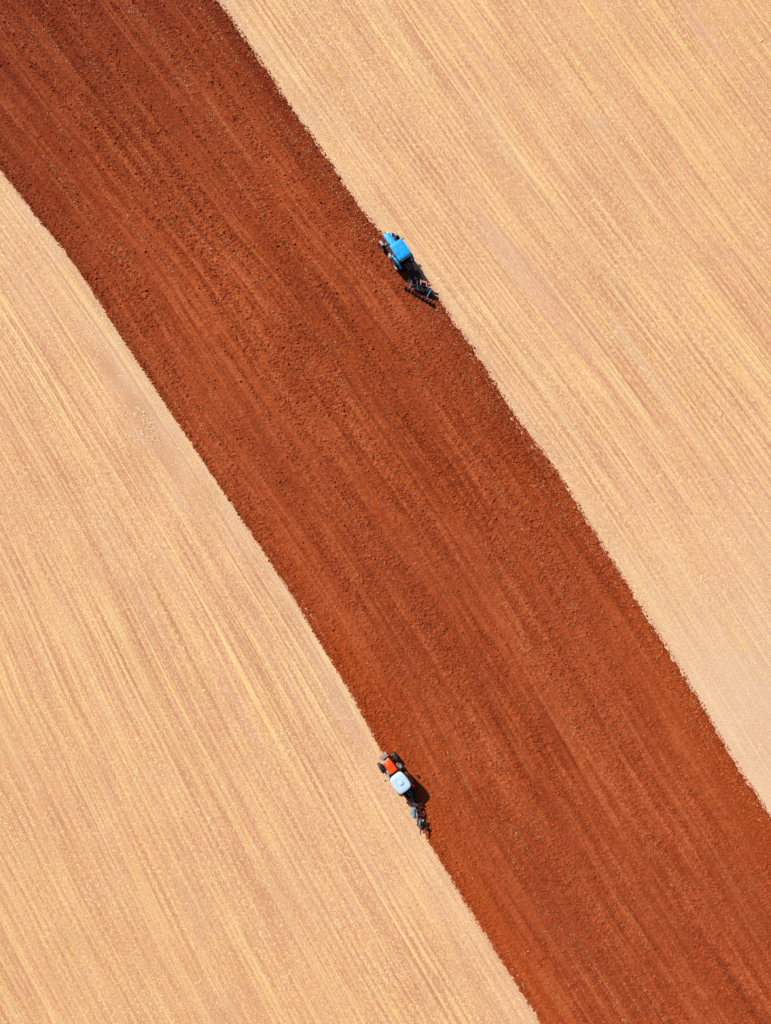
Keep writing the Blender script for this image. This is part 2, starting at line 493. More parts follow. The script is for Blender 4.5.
def simple(name, col, rough=0.6, spec=0.4, metal=0.0, var=0.12, dust=None, dust_amt=0.35, nscale=6.0, coat=0.0):
    """paint / metal / rubber with uneven tone and dust"""
    g = NT(name)
    tc = g.n('ShaderNodeTexCoord'); OB = tc.outputs['Object']
    n1 = g.noise(OB, nscale, 4, 0.6)
    n2 = g.noise(OB, nscale * 0.35, 3, 0.6)
    dark = tuple(x * (1 - 2.2 * var) for x in col); lite = tuple(min(1, x * (1 + var)) for x in col)
    base = g.mix(g.ramp(n1, 0.3, 0.7), dark, lite)
    if dust:
        base = g.mix(g.math('MULTIPLY', g.ramp(n2, 0.42, 0.68), dust_amt), base, dust)
    g.l(base, g.p.inputs['Base Color'])
    g.l(g.ramp(n1, 0.2, 0.8, rough * 0.8, min(1, rough * 1.2)), g.p.inputs['Roughness'])
    g.p.inputs['Specular IOR Level'].default_value = spec
    g.p.inputs['Metallic'].default_value = metal
    g.p.inputs['Coat Weight'].default_value = coat
    return g.m

# ---- loose clods and straw lying on the soil
def clod_material():
    g = NT('clod_soil')
    tc = g.n('ShaderNodeTexCoord'); OB = tc.outputs['Object']
    n = g.noise(OB, 1.3, 3, 0.7); big = g.noise(OB, 0.12, 2)
    K = 1 / 1.3
    c = lambda r_, g_, b_: tuple(x * K for x in s2l(r_, g_, b_))
    base = g.mix(g.ramp(n, 0.35, 0.65), c(140, 50, 18), c(196, 92, 50))
    g.l(base, g.p.inputs['Base Color'])
    g.p.inputs['Roughness'].default_value = 0.95
    g.p.inputs['Specular IOR Level'].default_value = 0.1
    return g.m

def build_clods():
    rs = np.random.RandomState(5)
    N = 150000
    y = rs.uniform(-60, 60, N); t = rs.rand(N)
    n_e = 16000                                # extra along both shoulders
    t[:n_e] = np.clip(np.abs(rs.normal(0, 0.014, n_e)) - 0.0015, -0.004, 1)
    t[n_e // 2:n_e] = 1 + 0.006 - t[n_e // 2:n_e]
    X, z, r = strip_point(t, y)
    keep = (rs.rand(N) < 0.06 + 0.9 * r ** 1.6) & (np.abs(X) < 46)
    keep[:n_e] = rs.rand(n_e) < 0.6
    X = X[keep]; Y = y[keep]; z = np.maximum(z[keep], -0.01)
    n = len(X)
    sz = 0.03 + 0.045 * rs.rand(n) ** 2.2 + 0.05 * (rs.rand(n) < 0.02)
    # octahedron-ish lump with 10 vertices
    ph = (1 + 5 ** .5) / 2
    iv = np.array([(-1, ph, 0), (1, ph, 0), (-1, -ph, 0), (1, -ph, 0), (0, -1, ph), (0, 1, ph), (0, -1, -ph), (0, 1, -ph), (ph, 0, -1), (ph, 0, 1), (-ph, 0, -1), (-ph, 0, 1)], float)
    iv /= np.linalg.norm(iv[0])
    fc = np.array([(0, 11, 5), (0, 5, 1), (0, 1, 7), (0, 7, 10), (0, 10, 11), (1, 5, 9), (5, 11, 4), (11, 10, 2), (10, 7, 6), (7, 1, 8), (3, 9, 4), (3, 4, 2), (3, 2, 6), (3, 6, 8), (3, 8, 9), (4, 9, 5), (2, 4, 11), (6, 2, 10), (8, 6, 7), (9, 8, 1)])
    V = iv[None] * (1 + 0.55 * (rs.rand(n, 12, 1) - .5)) * sz[:, None, None]
    V = V * (0.8 + 0.6 * rs.rand(n, 1, 3)) * np.array([1, 1, 0.85])
    V[:, :, 0] += X[:, None]; V[:, :, 1] += Y[:, None]; V[:, :, 2] += (z + sz * 0.25)[:, None]
    F = fc[None] + (np.arange(n) * 12)[:, None, None]
    ob = soup('soil_clods', clod_material(), V.reshape(-1, 3), F.reshape(-1, 3))
    tag(ob, 'loose red brown clods lying over the ploughed strip', 'clods', kind='stuff')
    print('clods', n)
build_clods()


def build_straw():
    g = NT('straw')
    tc = g.n('ShaderNodeTexCoord')
    n = g.noise(tc.outputs['Object'], 1.5, 2, 0.6)
    g.l(g.mix(g.ramp(n, 0.35, 0.65), (0.46, 0.16, 0.055), (0.58, 0.28, 0.12)), g.p.inputs['Base Color'])
    g.p.inputs['Roughness'].default_value = 0.8
    rs = np.random.RandomState(9)
    N = 90000
    y = rs.uniform(-60, 60, N); t = rs.rand(N)
    U = t * WID
    w = U + 1.6 * (vnoise(U * .15 + 40, arc(y) * .05 + 90, 21) - .5)
    dens = sstep(vnoise(w * 1.1 + 33, arc(y) * 0.05 + 44, 51), 0.62, 0.92) * sstep(vnoise(w * 3 + 3, arc(y) * 0.4 + 44, 52), 0.3, 0.8)
    dens += 0.35 * sstep(U, WID - 4, WID - 0.5) * vnoise(w * 1.5, arc(y) * .2 + 50, 53)
    X, z, r = strip_point(t, y)
    keep = (rs.rand(N) < dens * 1.1 + 0.05 + 0.35 * np.exp(-((1 - t) * WID / 0.9) ** 2)) & (np.abs(X) < 46)
    X = X[keep]; Y = y[keep]; z = np.maximum(z[keep], 0.01)
    n = len(X)
    L = 0.10 + 0.26 * rs.rand(n) ** 2; Wd = 0.012 + 0.022 * rs.rand(n) ** 1.5
    a = R(126) + rs.normal(0, .5, n); tl = (rs.rand(n) - .5) * 0.5
    ax = np.stack([np.cos(a), np.sin(a), tl], -1); bx = np.stack([-np.sin(a), np.cos(a), 0 * a], -1)
    up = np.array([0, 0, 1.0])
    P = np.stack([X, Y, z + 0.035], -1)
    vs = []
    for e in (-1, 1):
        for (p, q) in ((-1, -.5), (1, -.5), (0, .9)):
            vs.append(P + ax * (e * L / 2)[:, None] + bx * (p * Wd)[:, None] + up * (q * Wd)[:, None])
    V = np.stack(vs, 1)
    f = np.array([(0, 2, 1), (3, 4, 5), (0, 1, 4), (0, 4, 3), (1, 2, 5), (1, 5, 4), (2, 0, 3), (2, 3, 5)])
    F = f[None] + (np.arange(n) * 6)[:, None, None]
    ob = soup('straw_litter', g.m, V.reshape(-1, 3), F.reshape(-1, 3))
    tag(ob, 'pale straw litter left in rows over the ploughed red soil', 'straw', kind='stuff')
    print('straw', n)
build_straw()


def build_stubble_straw():
    g = NT('stubble_straw')
    tc = g.n('ShaderNodeTexCoord')
    n = g.noise(tc.outputs['Object'], 3.1, 2, 0.7)
    n2 = g.noise(tc.outputs['Object'], 0.25, 2, 0.6)
    c1 = g.mix(g.ramp(n, 0.35, 0.65), (0.52, 0.30, 0.13), (0.76, 0.54, 0.29))
    g.l(g.mix(g.math('MULTIPLY', g.ramp(n2, 0.45, 0.65), 0.5), c1, (0.68, 0.41, 0.12)), g.p.inputs['Base Color'])
    g.p.inputs['Roughness'].default_value = 0.75
    rs = np.random.RandomState(19)
    N = 700000
    X = rs.uniform(-45, 45, N); Y = rs.uniform(-59, 59, N)
    L = Lf(Y); Rr = Rf(Y)
    left = X < (L + Rr) / 2
    ok = (X < L - 0.15) | (X > Rr + 0.15)
    X = X[ok]; Y = Y[ok]; left = left[ok]
    U = row_coord(X, Y, left); V = arc(Y)
    am = sstep(vnoise(U * 0.35 + 30, V * 0.035 + 400, 81), .3, .7)
    rowf = 0.5 + 0.5 * np.sin(U * 2 * math.pi / ROW)
    dens = (0.18 + 0.82 * rowf ** 2 * am) * (0.25 + 0.9 * vnoise(U * 1.4 + 30, V * 0.05 + 400, 82)) * (0.5 + 0.8 * vnoise(X * .12 + 90, Y * .12 + 90, 83))
    dens *= 0.4 + 0.9 * vnoise(U * 3 + 30, V * 0.8 + 400, 84)
    k = rs.rand(len(X)) < dens * 1.3
    X = X[k]; Y = Y[k]; n = len(X)
    # loose tufts on the trampled patch beside the upper left edge
    tx = []
    for (bx, by, rr_, c_) in [(139, 407, 2.2, 90), (141, 411, 1.4, 60), (145, 421, 2.4, 110), (150, 424, 1.8, 70), (153, 430, 2.0, 80), (156, 437, 1.5, 70), (147, 433, 2.0, 60), (160, 443, 1.5, 40), (136, 414, 1.2, 40), (151, 441, 2.2, 50)]:
        q_ = rs.normal(0, 1, (int(c_ * .55), 2)) * rr_ * 1.5 * PX
        tx.append(np.stack([q_[:, 0] + (bx - 385.5) * PX, q_[:, 1] + (512 - by) * PX], -1))
    tx = np.concatenate(tx); X = np.concatenate([X, tx[:, 0]]); Y = np.concatenate([Y, tx[:, 1]]); n = len(X)
    L = 0.08 + 0.22 * rs.rand(n) ** 2; Wd = 0.018 + 0.042 * rs.rand(n) ** 1.8
    a = R(124) + rs.normal(0, .7, n); tl = (rs.rand(n) - .5) * 0.08
    ax = np.stack([np.cos(a), np.sin(a), tl], -1); bx = np.stack([-np.sin(a), np.cos(a), 0 * a], -1)
    P = np.stack([X, Y, field_relief(X, Y, row_coord(X, Y, X < (Lf(Y) + Rf(Y)) / 2), arc(Y)) + 0.012], -1); P[-len(tx):, 2] += 0.035 * rs.rand(len(tx)); up = np.array([0, 0, 1.0])
    vs = []
    for e in (-1, 1):
        for (p, q) in ((-1, -.2), (1, -.2), (0, .25)):
            vs.append(P + ax * (e * L / 2)[:, None] + bx * (p * Wd)[:, None] + up * (q * Wd)[:, None])
    Vv = np.stack(vs, 1)
    f = np.array([(0, 2, 5), (0, 5, 3), (1, 4, 5), (1, 5, 2)])
    F = f[None] + (np.arange(n) * 6)[:, None, None]
    ob = soup('stubble_straw', g.m, Vv.reshape(-1, 3), F.reshape(-1, 3))
    tag(ob, 'cut straw lying in fine rows over the pale stubble field', 'straw', kind='stuff')
    print('stubble straw', n)
build_stubble_straw()


# ------------------------------------------------------------------ mesh builder
class MB:
    def __init__(s):
        s.bm = bmesh.new()

    def _add(s, geom, M):
        bmesh.ops.transform(s.bm, matrix=M, verts=geom)

    def box(s, c, size, rot=None, bevel=0.0, taper=None):
        r = bmesh.ops.create_cube(s.bm, size=1.0)
        vs = r['verts']
        for v in vs:
            v.co = Vector((v.co.x * size[0], v.co.y * size[1], v.co.z * size[2]))
            if taper and v.co.z > 0:
                v.co.x *= taper[0]; v.co.y *= taper[1]
        if bevel:
            ed = list({e for v in vs for e in v.link_edges})
            rr = bmesh.ops.bevel(s.bm, geom=ed, offset=bevel, segments=2, affect='EDGES', profile=0.6)
            vs = list({v for f in rr['faces'] for v in f.verts} | {v for v in vs if v.is_valid})
        M = Matrix.Translation(Vector(c))
        if rot is not None:
            M = M @ rot
        s._add(vs, M)
        return s

    def tube(s, pts, r, seg=8, closed_ends=True):
        pts = [Vector(p) for p in pts]
        rs_ = r if isinstance(r, (list, tuple)) else [r] * len(pts)
        rings = []
        for i, p in enumerate(pts):
            if i == 0: d_ = pts[1] - p
            elif i == len(pts) - 1: d_ = p - pts[-2]
            else: d_ = (pts[i + 1] - p).normalized() + (p - pts[i - 1]).normalized()
            q = d_.to_track_quat('Z', 'Y')
            rings.append([s.bm.verts.new(p + q @ Vector((math.cos(a) * rs_[i], math.sin(a) * rs_[i], 0))) for a in [2 * math.pi * k / seg for k in range(seg)]])
        for a, b in zip(rings[:-1], rings[1:]):
            for k in range(seg):
                s.bm.faces.new((a[k], a[(k + 1) % seg], b[(k + 1) % seg], b[k]))
        if closed_ends:
            s.bm.faces.new(rings[0][::-1]); s.bm.faces.new(rings[-1])
        return s

    def bar(s, a, b, w, h):
        a = Vector(a); b = Vector(b); d_ = b - a
        q = d_.to_track_quat('Y', 'Z').to_matrix().to_4x4()
        s.box((a + b) / 2, (w, d_.length, h), q, bevel=min(w, h) * 0.12)
        return s

    def lathe(s, prof, seg=32, c=(0, 0, 0), axis='X', rot=None):
        """prof = [(radius, position along axis)], closed loop"""
        rings = []
        vs = []
        for k in range(seg):
            a = 2 * math.pi * k / seg
            ring = []
            for (r_, x) in prof:
                p = Vector((x, math.cos(a) * r_, math.sin(a) * r_))
                v = s.bm.verts.new(p); ring.append(v); vs.append(v)
            rings.append(ring)
        n = len(prof)
        for k in range(seg):
            A = rings[k]; B = rings[(k + 1) % seg]
            for i in range(n):
                s.bm.faces.new((A[i], A[(i + 1) % n], B[(i + 1) % n], B[i]))
        M = Matrix.Translation(Vector(c))
        if axis == 'Z': M = M @ Matrix.Rotation(R(90), 4, 'Y')
        if axis == 'Y': M = M @ Matrix.Rotation(R(90), 4, 'Z')
        if rot is not None: M = Matrix.Translation(Vector(c)) @ rot
        s._add(vs, M)
        return s

    def loft(s, rings, caps=True):
        rr = [[s.bm.verts.new(Vector(p)) for p in ring] for ring in rings]
        n = len(rr[0])
        for a, b in zip(rr[:-1], rr[1:]):
            for k in range(n):
                s.bm.faces.new((a[k], a[(k + 1) % n], b[(k + 1) % n], b[k]))
        if caps:
            s.bm.faces.new(rr[0][::-1]); s.bm.faces.new(rr[-1])
        return s

    def slab(s, outline, th):
        """outline of 3-D points, given a real thickness th along its normal"""
        P = [Vector(p) for p in outline]
        n_ = Vector((0, 0, 0))
        for i in range(len(P)):
            n_ += (P[i] - P[0]).cross(P[(i + 1) % len(P)] - P[0])
        n_.normalize()
        return s.loft([[p - n_ * th / 2 for p in P], [p + n_ * th / 2 for p in P]])

    def build(s, name, mat, parent=None, smooth=False, angle=35):
        bmesh.ops.recalc_face_normals(s.bm, faces=s.bm.faces[:])
        me = bpy.data.meshes.new(name)
        s.bm.to_mesh(me); s.bm.free()
        me.materials.append(mat)
        if smooth:
            me.polygons.foreach_set('use_smooth', np.full(len(me.polygons), True))
            try:
                me.set_sharp_from_angle(angle=R(angle))
            except Exception:
                pass
        ob = bpy.data.objects.new(name, me)
        COL.objects.link(ob)
        if parent: ob.parent = parent
        return ob


def empty(name, loc, rz):
    e = bpy.data.objects.new(name, None)
    e.empty_display_size = 0.5
    COL.objects.link(e)
    e.location = loc; e.rotation_euler = (0, 0, rz)
    return e


# ------------------------------------------------------------------ object materials
DUST = (0.34, 0.17, 0.10)
M_BLUE = simple('blue_paint', (0.0, 0.31, 0.74), 0.45, 0.35, 0, 0.14, (0.015, 0.36, 0.68), 0.35, 3.0, 0.1)
M_BLUE2 = simple('blue_frame_paint', (0.01, 0.25, 0.66), 0.5, 0.5, 0, 0.2, DUST, 0.3, 8.0)
M_ORANGE = simple('orange_paint', (0.84, 0.048, 0.0), 0.55, 0.2, 0, 0.10, (0.6, 0.09, 0.015), 0.35, 3.0, 0.0)
M_ORANGE2 = simple('faded_orange_paint', (0.62, 0.11, 0.035), 0.55, 0.4, 0, 0.15, DUST, 0.45, 8.0)
M_WHITE = simple('pale_blue_white_paint', (0.44, 0.60, 0.74), 0.45, 0.4, 0, 0.05, (0.42, 0.50, 0.55), 0.4, 2.2)
M_GREY = simple('grey_paint', (0.27, 0.27, 0.29), 0.55, 0.4, 0, 0.15, DUST, 0.35, 8.0)
M_PALE = simple('dusty_light_metal', (0.48, 0.42, 0.42), 0.55, 0.4, 0.1, 0.15, DUST, 0.5, 10.0)
M_DARK = simple('black_iron', (0.016, 0.015, 0.016), 0.55, 0.35, 0, 0.2, (0.045, 0.025, 0.018), 0.3, 8.0)
M_STEEL = simple('worn_steel', (0.20, 0.19, 0.20), 0.4, 0.5, 0.6, 0.2, DUST, 0.3, 10.0)
M_TYRE = simple('dusty_tyre_rubber', (0.022, 0.019, 0.018), 0.9, 0.15, 0, 0.25, (0.22, 0.14, 0.115), 0.42, 4.0)
M_RIM_W = simple('white_rim_paint', (0.55, 0.53, 0.52), 0.5, 0.4, 0, 0.1, DUST, 0.4, 8.0)
M_RIM_S = simple('silver_rim_paint', (0.42, 0.42, 0.44), 0.45, 0.4, 0.2, 0.1, DUST, 0.4, 8.0)
M_SEAT = simple('black_seat_vinyl', (0.02, 0.02, 0.022), 0.7, 0.3, 0, 0.2)
M_YEL = simple('yellow_paint', (0.75, 0.42, 0.03), 0.5, 0.4, 0, 0.1)
M_RUST = simple('soil_caked_iron', (0.30, 0.16, 0.11), 0.8, 0.3, 0, 0.3, (0.06, 0.035, 0.03), 0.8, 5.0)
M_CYAN = simple('cyan_plough_paint', (0.03, 0.36, 0.55), 0.5, 0.4, 0, 0.2, (0.35, 0.38, 0.40), 0.5, 9.0)
M_LBLUE = simple('worn_pale_blue_paint', (0.26, 0.40, 0.56), 0.45, 0.4, 0.1, 0.2, (0.40, 0.36, 0.36), 0.45, 9.0)
M_LAMP = simple('lamp_lens', (0.75, 0.74, 0.70), 0.2, 0.6, 0, 0.05)
M_RED = simple('red_lens', (0.5, 0.02, 0.01), 0.25, 0.6, 0, 0.05)

def glass_material():
    g = NT('tinted_glass')
    tr = g.n('ShaderNodeBsdfTransparent'); tr.inputs[0].default_value = (0.10, 0.11, 0.12, 1)
    gs = g.n('ShaderNodeBsdfGlossy'); gs.inputs['Roughness'].default_value = 0.05
    gs.inputs['Color'].default_value = (0.7, 0.75, 0.8, 1)
    fr = g.n('ShaderNodeFresnel'); fr.inputs[0].default_value = 1.5
    mx = g.n('ShaderNodeMixShader')
    g.l(fr.outputs[0], mx.inputs[0]); g.l(tr.outputs[0], mx.inputs[1]); g.l(gs.outputs[0], mx.inputs[2])
    g.l(mx.outputs[0], g.out.inputs[0])
    return g.m
M_GLASS = glass_material()


# ------------------------------------------------------------------ tractor
def wheel(parent, x, y, rad, wid, rim_mat, steer=0.0):
    side = 1 if x > 0 else -1
    hub = MB()
    hub.lathe([(0.001, side * wid * .30), (rad * .18, side * wid * .30), (rad * .20, side * wid * .05), (rad * .20, -side * wid * .3), (0.001, -side * wid * .3)], 20)
    for k in range(8):
        a = 2 * math.pi * k / 8
        hub.tube([(side * wid * .08, math.cos(a) * rad * .27, math.sin(a) * rad * .27), (side * wid * .17, math.cos(a) * rad * .27, math.sin(a) * rad * .27)], 0.018, 6)
    h = hub.build('wheel', rim_mat, parent, True)
    h.location = (x, y, rad - 0.03)
    h.rotation_euler = (0, 0, steer)
    rim = MB()
    rim.lathe([(rad * .20, side * wid * .02), (rad * .46, side * wid * .02), (rad * .58, side * wid * .38), (rad * .66, side * wid * .42), (rad * .64, side * wid * .36),
               (rad * .60, -side * wid * .36), (rad * .66, -side * wid * .42), (rad * .58, -side * wid * .42), (rad * .54, -side * wid * .05), (rad * .20, -side * wid * .05)], 32)
    rim.build('rim', rim_mat, h, True)
    ty = MB()
    ty.lathe([(rad * .62, -wid * .42), (rad * .78, -wid * .5), (rad * .90, -wid * .47), (rad * .955, -wid * .36), (rad * .965, 0), (rad * .955, wid * .36),
              (rad * .90, wid * .47), (rad * .78, wid * .5), (rad * .62, wid * .42)], 44)
    nl = 20
    for k in range(nl):
        for sd in (-1, 1):
            a = 2 * math.pi * (k + (0.5 if sd > 0 else 0)) / nl
            da = 0.20
            p0 = Vector((sd * wid * .47, math.cos(a) * rad * .955, math.sin(a) * rad * .955))
            p1 = Vector((sd * wid * .02, math.cos(a + da) * rad * .985, math.sin(a + da) * rad * .985))
            dd = (p1 - p0).normalized(); mid = (p0 + p1) / 2
            nrm = Vector((0, mid.y, mid.z)).normalized()
            xx = dd.cross(nrm).normalized(); nn = xx.cross(dd)
            M = Matrix((xx, dd, nn)).transposed().to_4x4()
            ty.box(mid, (rad * .06, (p1 - p0).length, rad * .06), M)
    ty.build('tyre', M_TYRE, h, True, 30)
    return h


def rounded_rect(w, l, r, z, cx=0, cy=0, seg=5, wf=None, skew=0.0):
    """outline w x l with corner radius r; wf = front width if it tapers"""
    wf = wf if wf is not None else w
    pts = []
    for (sx, sy_, a0) in ((1, 1, 0), (-1, 1, 90), (-1, -1, 180), (1, -1, 270)):
        hw = (wf if sy_ > 0 else w) / 2
        for k in range(seg + 1):
            a = R(a0 + 90 * k / seg)
            pts.append((cx + sx * (hw - r) + r * math.cos(a), cy + sy_ * (l / 2 - r) + r * math.sin(a), z))
    return pts


def make_tractor(name, loc, rz, style):
    blue = style == 'blue'
    P = M_BLUE if blue else M_ORANGE
    t = empty(name, loc, rz)
    rw, rr_ = (0.42, 0.80)
    ay = 0.0 if blue else -0.48
    tr = 0.80 if blue else 0.72
    y1 = 2.98 if blue else 2.58
    # wheels
    for sx in (-1, 1):
        wheel(t, sx * tr, ay, rr_, rw, M_RIM_W if blue else M_RIM_S)
    fy = 2.30 if blue else 2.02
    for sx in (-1, 1):
        wheel(t, sx * (0.86 if blue else 0.88), fy, 0.56, 0.34 if blue else 0.29, M_RIM_W if blue else M_RIM_S, R(4 if blue else -3))
    # chassis: gearbox, engine block, front frame
    m = MB()
    m.box((0, ay, 0.82), (0.52, 0.95, 0.62), bevel=.05)
    m.box((0, 0.9, 0.78), (0.42, 1.1, 0.46), bevel=.05)
    m.box((0, y1 - 1.08, 0.85), (0.50, 1.3, 0.52), bevel=.04)
    m.box((0, y1 - .26, 0.78), (0.46, 0.45, 0.30), bevel=.03)
    m.tube([(-tr + .2, ay, 0.79), (tr - .2, ay, 0.79)], 0.16, 14)
    m.tube([(-0.60, ay, 0.79), (-0.28, ay, 0.79)], 0.21, 14); m.tube([(0.28, ay, 0.79), (0.60, ay, 0.79)], 0.21, 14)
    m.build('chassis', M_DARK, t, True)
    m = MB()
    m.bar((-0.74, fy, 0.53), (0.74, fy, 0.53), 0.14, 0.16)
    m.box((0, fy, 0.58), (0.34, 0.30, 0.26), bevel=.04)
    m.tube([(-0.70, fy - .14, 0.5), (0.70, fy - .14, 0.5)], 0.025, 8)
    for sx in (-1, 1):
        m.tube([(sx * .68, fy, .38), (sx * .68, fy, .70)], 0.07, 10)
    m.build('front_axle', M_DARK if not blue else M_GREY, t, True)
    # hood (bonnet)
    hw0 = 0.40 if blue else 0.45
    y0, y1 = 1.28, (2.98 if blue else 2.58)
    zt0, zt1 = (1.62, 1.44) if blue else (1.66, 1.50)
    rings = []
    for (f, ws, zs) in ((0, 1.0, 0), (.35, .99, 0), (.7, .93, 0), (.88, .86, -.03), (.965, .76, -.08), (1.0, .58, -.18)):
        y = y0 + (y1 - y0) * f
        hw = hw0 * ws; zt = zt0 + (zt1 - zt0) * f + zs; zb = 1.02 + (0.06 if f > .9 else 0)
        pr = []
        for (u, w_) in ((-1, 0), (-1.0, .45), (-.97, .78), (-.86, .92), (-.60, .985), (-.25, 1.0), (.25, 1.0), (.60, .985), (.86, .92), (.97, .78), (1, .45), (1, 0)):
            pr.append((u * hw, y, zb + (zt - zb) * w_))
        rings.append(pr)
    m = MB(); m.loft(rings)
    hood = m.build('hood', P, t, True, 50)
    # side vents on the hood, part of the hood
    for sx in (-1, 1):
        m = MB()
        for k in range(5):
            m.box((sx * (hw0 * .985), y0 + .62 + k * .13, 1.28), (0.02, 0.07, 0.26), bevel=.004)
        m.build('vent', M_DARK, hood)
    # grille + headlights
    m = MB()
    m.box((0, y1 + .012, 1.14), (hw0 * 1.05, 0.035, 0.28), bevel=.01)
    for k in range(5):
        m.box((0, y1 + .032, 1.04 + k * .05), (hw0 * .98, 0.012, 0.014))
    m.build('grille', M_DARK, t)
    for sx in (-1, 1):
        m = MB(); m.box((sx * hw0 * .46, y1 - .035, 1.33), (0.16, 0.09, 0.09), bevel=.02)
        m.build('headlight', M_LAMP, t, True)
    if blue:
        # paler highlight strip on the nose and a rain cap for the exhaust
        m = MB(); m.tube([(-hw0 * .92, 1.62, 1.10), (-hw0 - .06, 1.62, 1.2), (-hw0 - .06, 1.62, 2.18), (-hw0 - .06, 1.56, 2.26)], .035, 10)
        m.tube([(-hw0 - .06, 1.62, 1.35), (-hw0 - .06, 1.62, 1.85)], .062, 12)
        m.build('exhaust_pipe', M_DARK, t, True)
        m = MB()
        for k in range(5):
            m.box((-.20 + k * .10, y1 + .16, .84), (.085, .20, .30), bevel=.02)
        m.box((0, y1 + .05, .84), (.5, .1, .16))
        m.build('front_weight', M_GREY, t, True)
    else:
        m = MB()
        for k in range(8):
            m.box((-.36 + k * .103, y1 + .34, .90), (.084, .44, .44), bevel=.035)
        m.box((0, y1 + .10, .84), (.6, .16, .16))
        m.build('front_weight', M_PALE, t, True)
        # gold badge rim and grey filter cover at the hood tip
        m = MB(); m.box((-.12, y1 - .26, 1.50), (.20, .18, .05), bevel=.015)
        m.build('hood_cover', M_GREY, t, True)
        m = MB(); m.tube([(-.26, y1 - .16, 1.42), (-.13, y1 - .05, 1.40), (.13, y1 - .05, 1.40), (.26, y1 - .16, 1.42)], .035, 8)
        m.build('hood_trim', M_YEL, t, True)
        m = MB(); m.tube([(hw0 + .07, 1.36, 1.05), (hw0 + .07, 1.36, 2.46), (hw0 + .07, 1.29, 2.55)], .04, 10)
        m.tube([(hw0 + .07, 1.36, 1.45), (hw0 + .07, 1.36, 2.05)], .075, 12)
        m.build('exhaust_pipe', M_DARK, t, True)
    # front mudguards, on the blue tractor only
    for sx in ((-1, 1) if blue else ()):
        m = MB()
        cx_ = sx * (0.86 if blue else 0.88)
        rings = []
        for k in range(9):
            a = R(40 + 60 * k / 8)
            rad = 0.64
            yy = fy + math.cos(a) * rad; zz = 0.53 + math.sin(a) * rad
            ny, nz = math.cos(a), math.sin(a)
            w2 = 0.12
            rings.append([(cx_ - w2, yy, zz), (cx_ + w2, yy, zz), (cx_ + w2, yy + ny * .018, zz + nz * .018), (cx_ - w2, yy + ny * .018, zz + nz * .018)])
        m.loft(rings)
        m.bar((cx_ - sx * .3, fy, .62), (cx_ - sx * .12, fy, 1.17), .04, .03)
        m.build('front_fender', M_GREY, t, True)
    # rear fenders
    for sx in (-1, 1):
        m = MB()
        rings = []
        rad = rr_ + 0.08
        x0 = sx * (0.60); x1 = sx * (tr + (.02 if blue else .12))
        for k in range(13):
            a = R(18 + 137 * k / 12)
            yy = math.cos(a) * rad; zz = .79 + math.sin(a) * rad * 0.98
            ny, nz = math.cos(a), math.sin(a)
            rings.append([(x0, yy, zz), (x1, yy, zz - .01), (x1, yy + ny * .022, zz + nz * .022 - .01), (x0, yy + ny * .022, zz + nz * .022)])
        m.loft(rings)
        # inner side plate
        pts = [(sx * .60, math.cos(R(a)) * rad, .79 + math.sin(R(a)) * rad * .98) for a in range(18, 156, 12)]
        pts += [(sx * .60, -.55, .95), (sx * .60, .75, .95)]
        m.slab(pts, .02)
        fd = m.build('fender', P, t, True); fd.location.y = ay
        m = MB(); m.box((sx * (tr - .05), -rad * .80, 1.25), (.14, .05, .08), bevel=.012)
        m.build('tail_light', M_RED if sx > 0 else M_LAMP, fd, True)
    # cab
    cy0, cy1 = (-0.42, 1.22)
    zr = 2.50
    cw0, cw1 = .60, .70
    m = MB()
    cor = {}
    for sx in (-1, 1):
        for (nm, yb, yt) in (('f', 1.26, 1.12), ('r', -.50, -.40)):
            a = (sx * (.50 if nm == 'f' else .66), yb, 1.15 if nm == 'f' else 1.45)
            b = (sx * .66, yt, zr)
            cor[(sx, nm)] = (Vector(a), Vector(b))
            m.bar(a, b, .06, .06)
        m.bar((sx * .69, .42, 1.1), (sx * .68, .42, zr), .05, .05)
    m.bar((-.66, 1.12, zr - .03), (.66, 1.12, zr - .03), .06, .06)
    m.bar((-.66, -.40, zr - .03), (.66, -.40, zr - .03), .06, .06)
    for sx in (-1, 1):
        m.bar((sx * .66, -.43, zr - .03), (sx * .66, 1.15, zr - .03), .06, .06)
    m.build('cab_frame', M_DARK, t)
    # cab floor and dash
    m = MB(); m.box((0, .45, 1.02), (1.12, 1.55, .06), bevel=.02); m.box((0, 1.10, 1.30), (.6, .26, .5), bevel=.05)
    m.build('cab_floor', M_DARK, t)
    # panes
    def pane(pts, nm='window'):
        MB().slab(pts, .012).build(nm, M_GLASS, t)
    A, B = cor[(-1, 'f')]; C_, D = cor[(1, 'f')]
    pane([A + Vector((.03, .0, .3)), C_ + Vector((-.03, 0, .3)), D + Vector((-.04, .0, -.06)), B + Vector((.04, .0, -.06))], 'windscreen')
    A, B = cor[(-1, 'r')]; C_, D = cor[(1, 'r')]
    pane([A + Vector((.04, 0, .02)), C_ + Vector((-.04, 0, .02)), D + Vector((-.04, 0, -.06)), B + Vector((.04, 0, -.06))], 'rear_window')
    for sx in (-1, 1):
        pane([(sx * .655, -.44, 1.68), (sx * .685, .39, 1.68), (sx * .685, .39, zr - .06), (sx * .665, -.38, zr - .06)])
        d_ = MB().slab([(sx * .685, .45, 1.15), (sx * .56, 1.20, 1.15), (sx * .665, 1.09, zr - .06), (sx * .685, .45, zr - .06)], .014).build('door', M_GLASS, t)
        m = MB(); m.bar((sx * .72, .52, 1.55), (sx * .71, .60, 1.55), .03, .03); m.build('handle', M_DARK, d_)
    # seat and wheel seen through the glass
    m = MB(); m.box((0, .10, 1.42), (.48, .46, .12), bevel=.04); m.box((0, -.15, 1.75), (.46, .12, .60), bevel=.04)
    m.tube([(0, .1, 1.05), (0, .1, 1.38)], .09, 10)
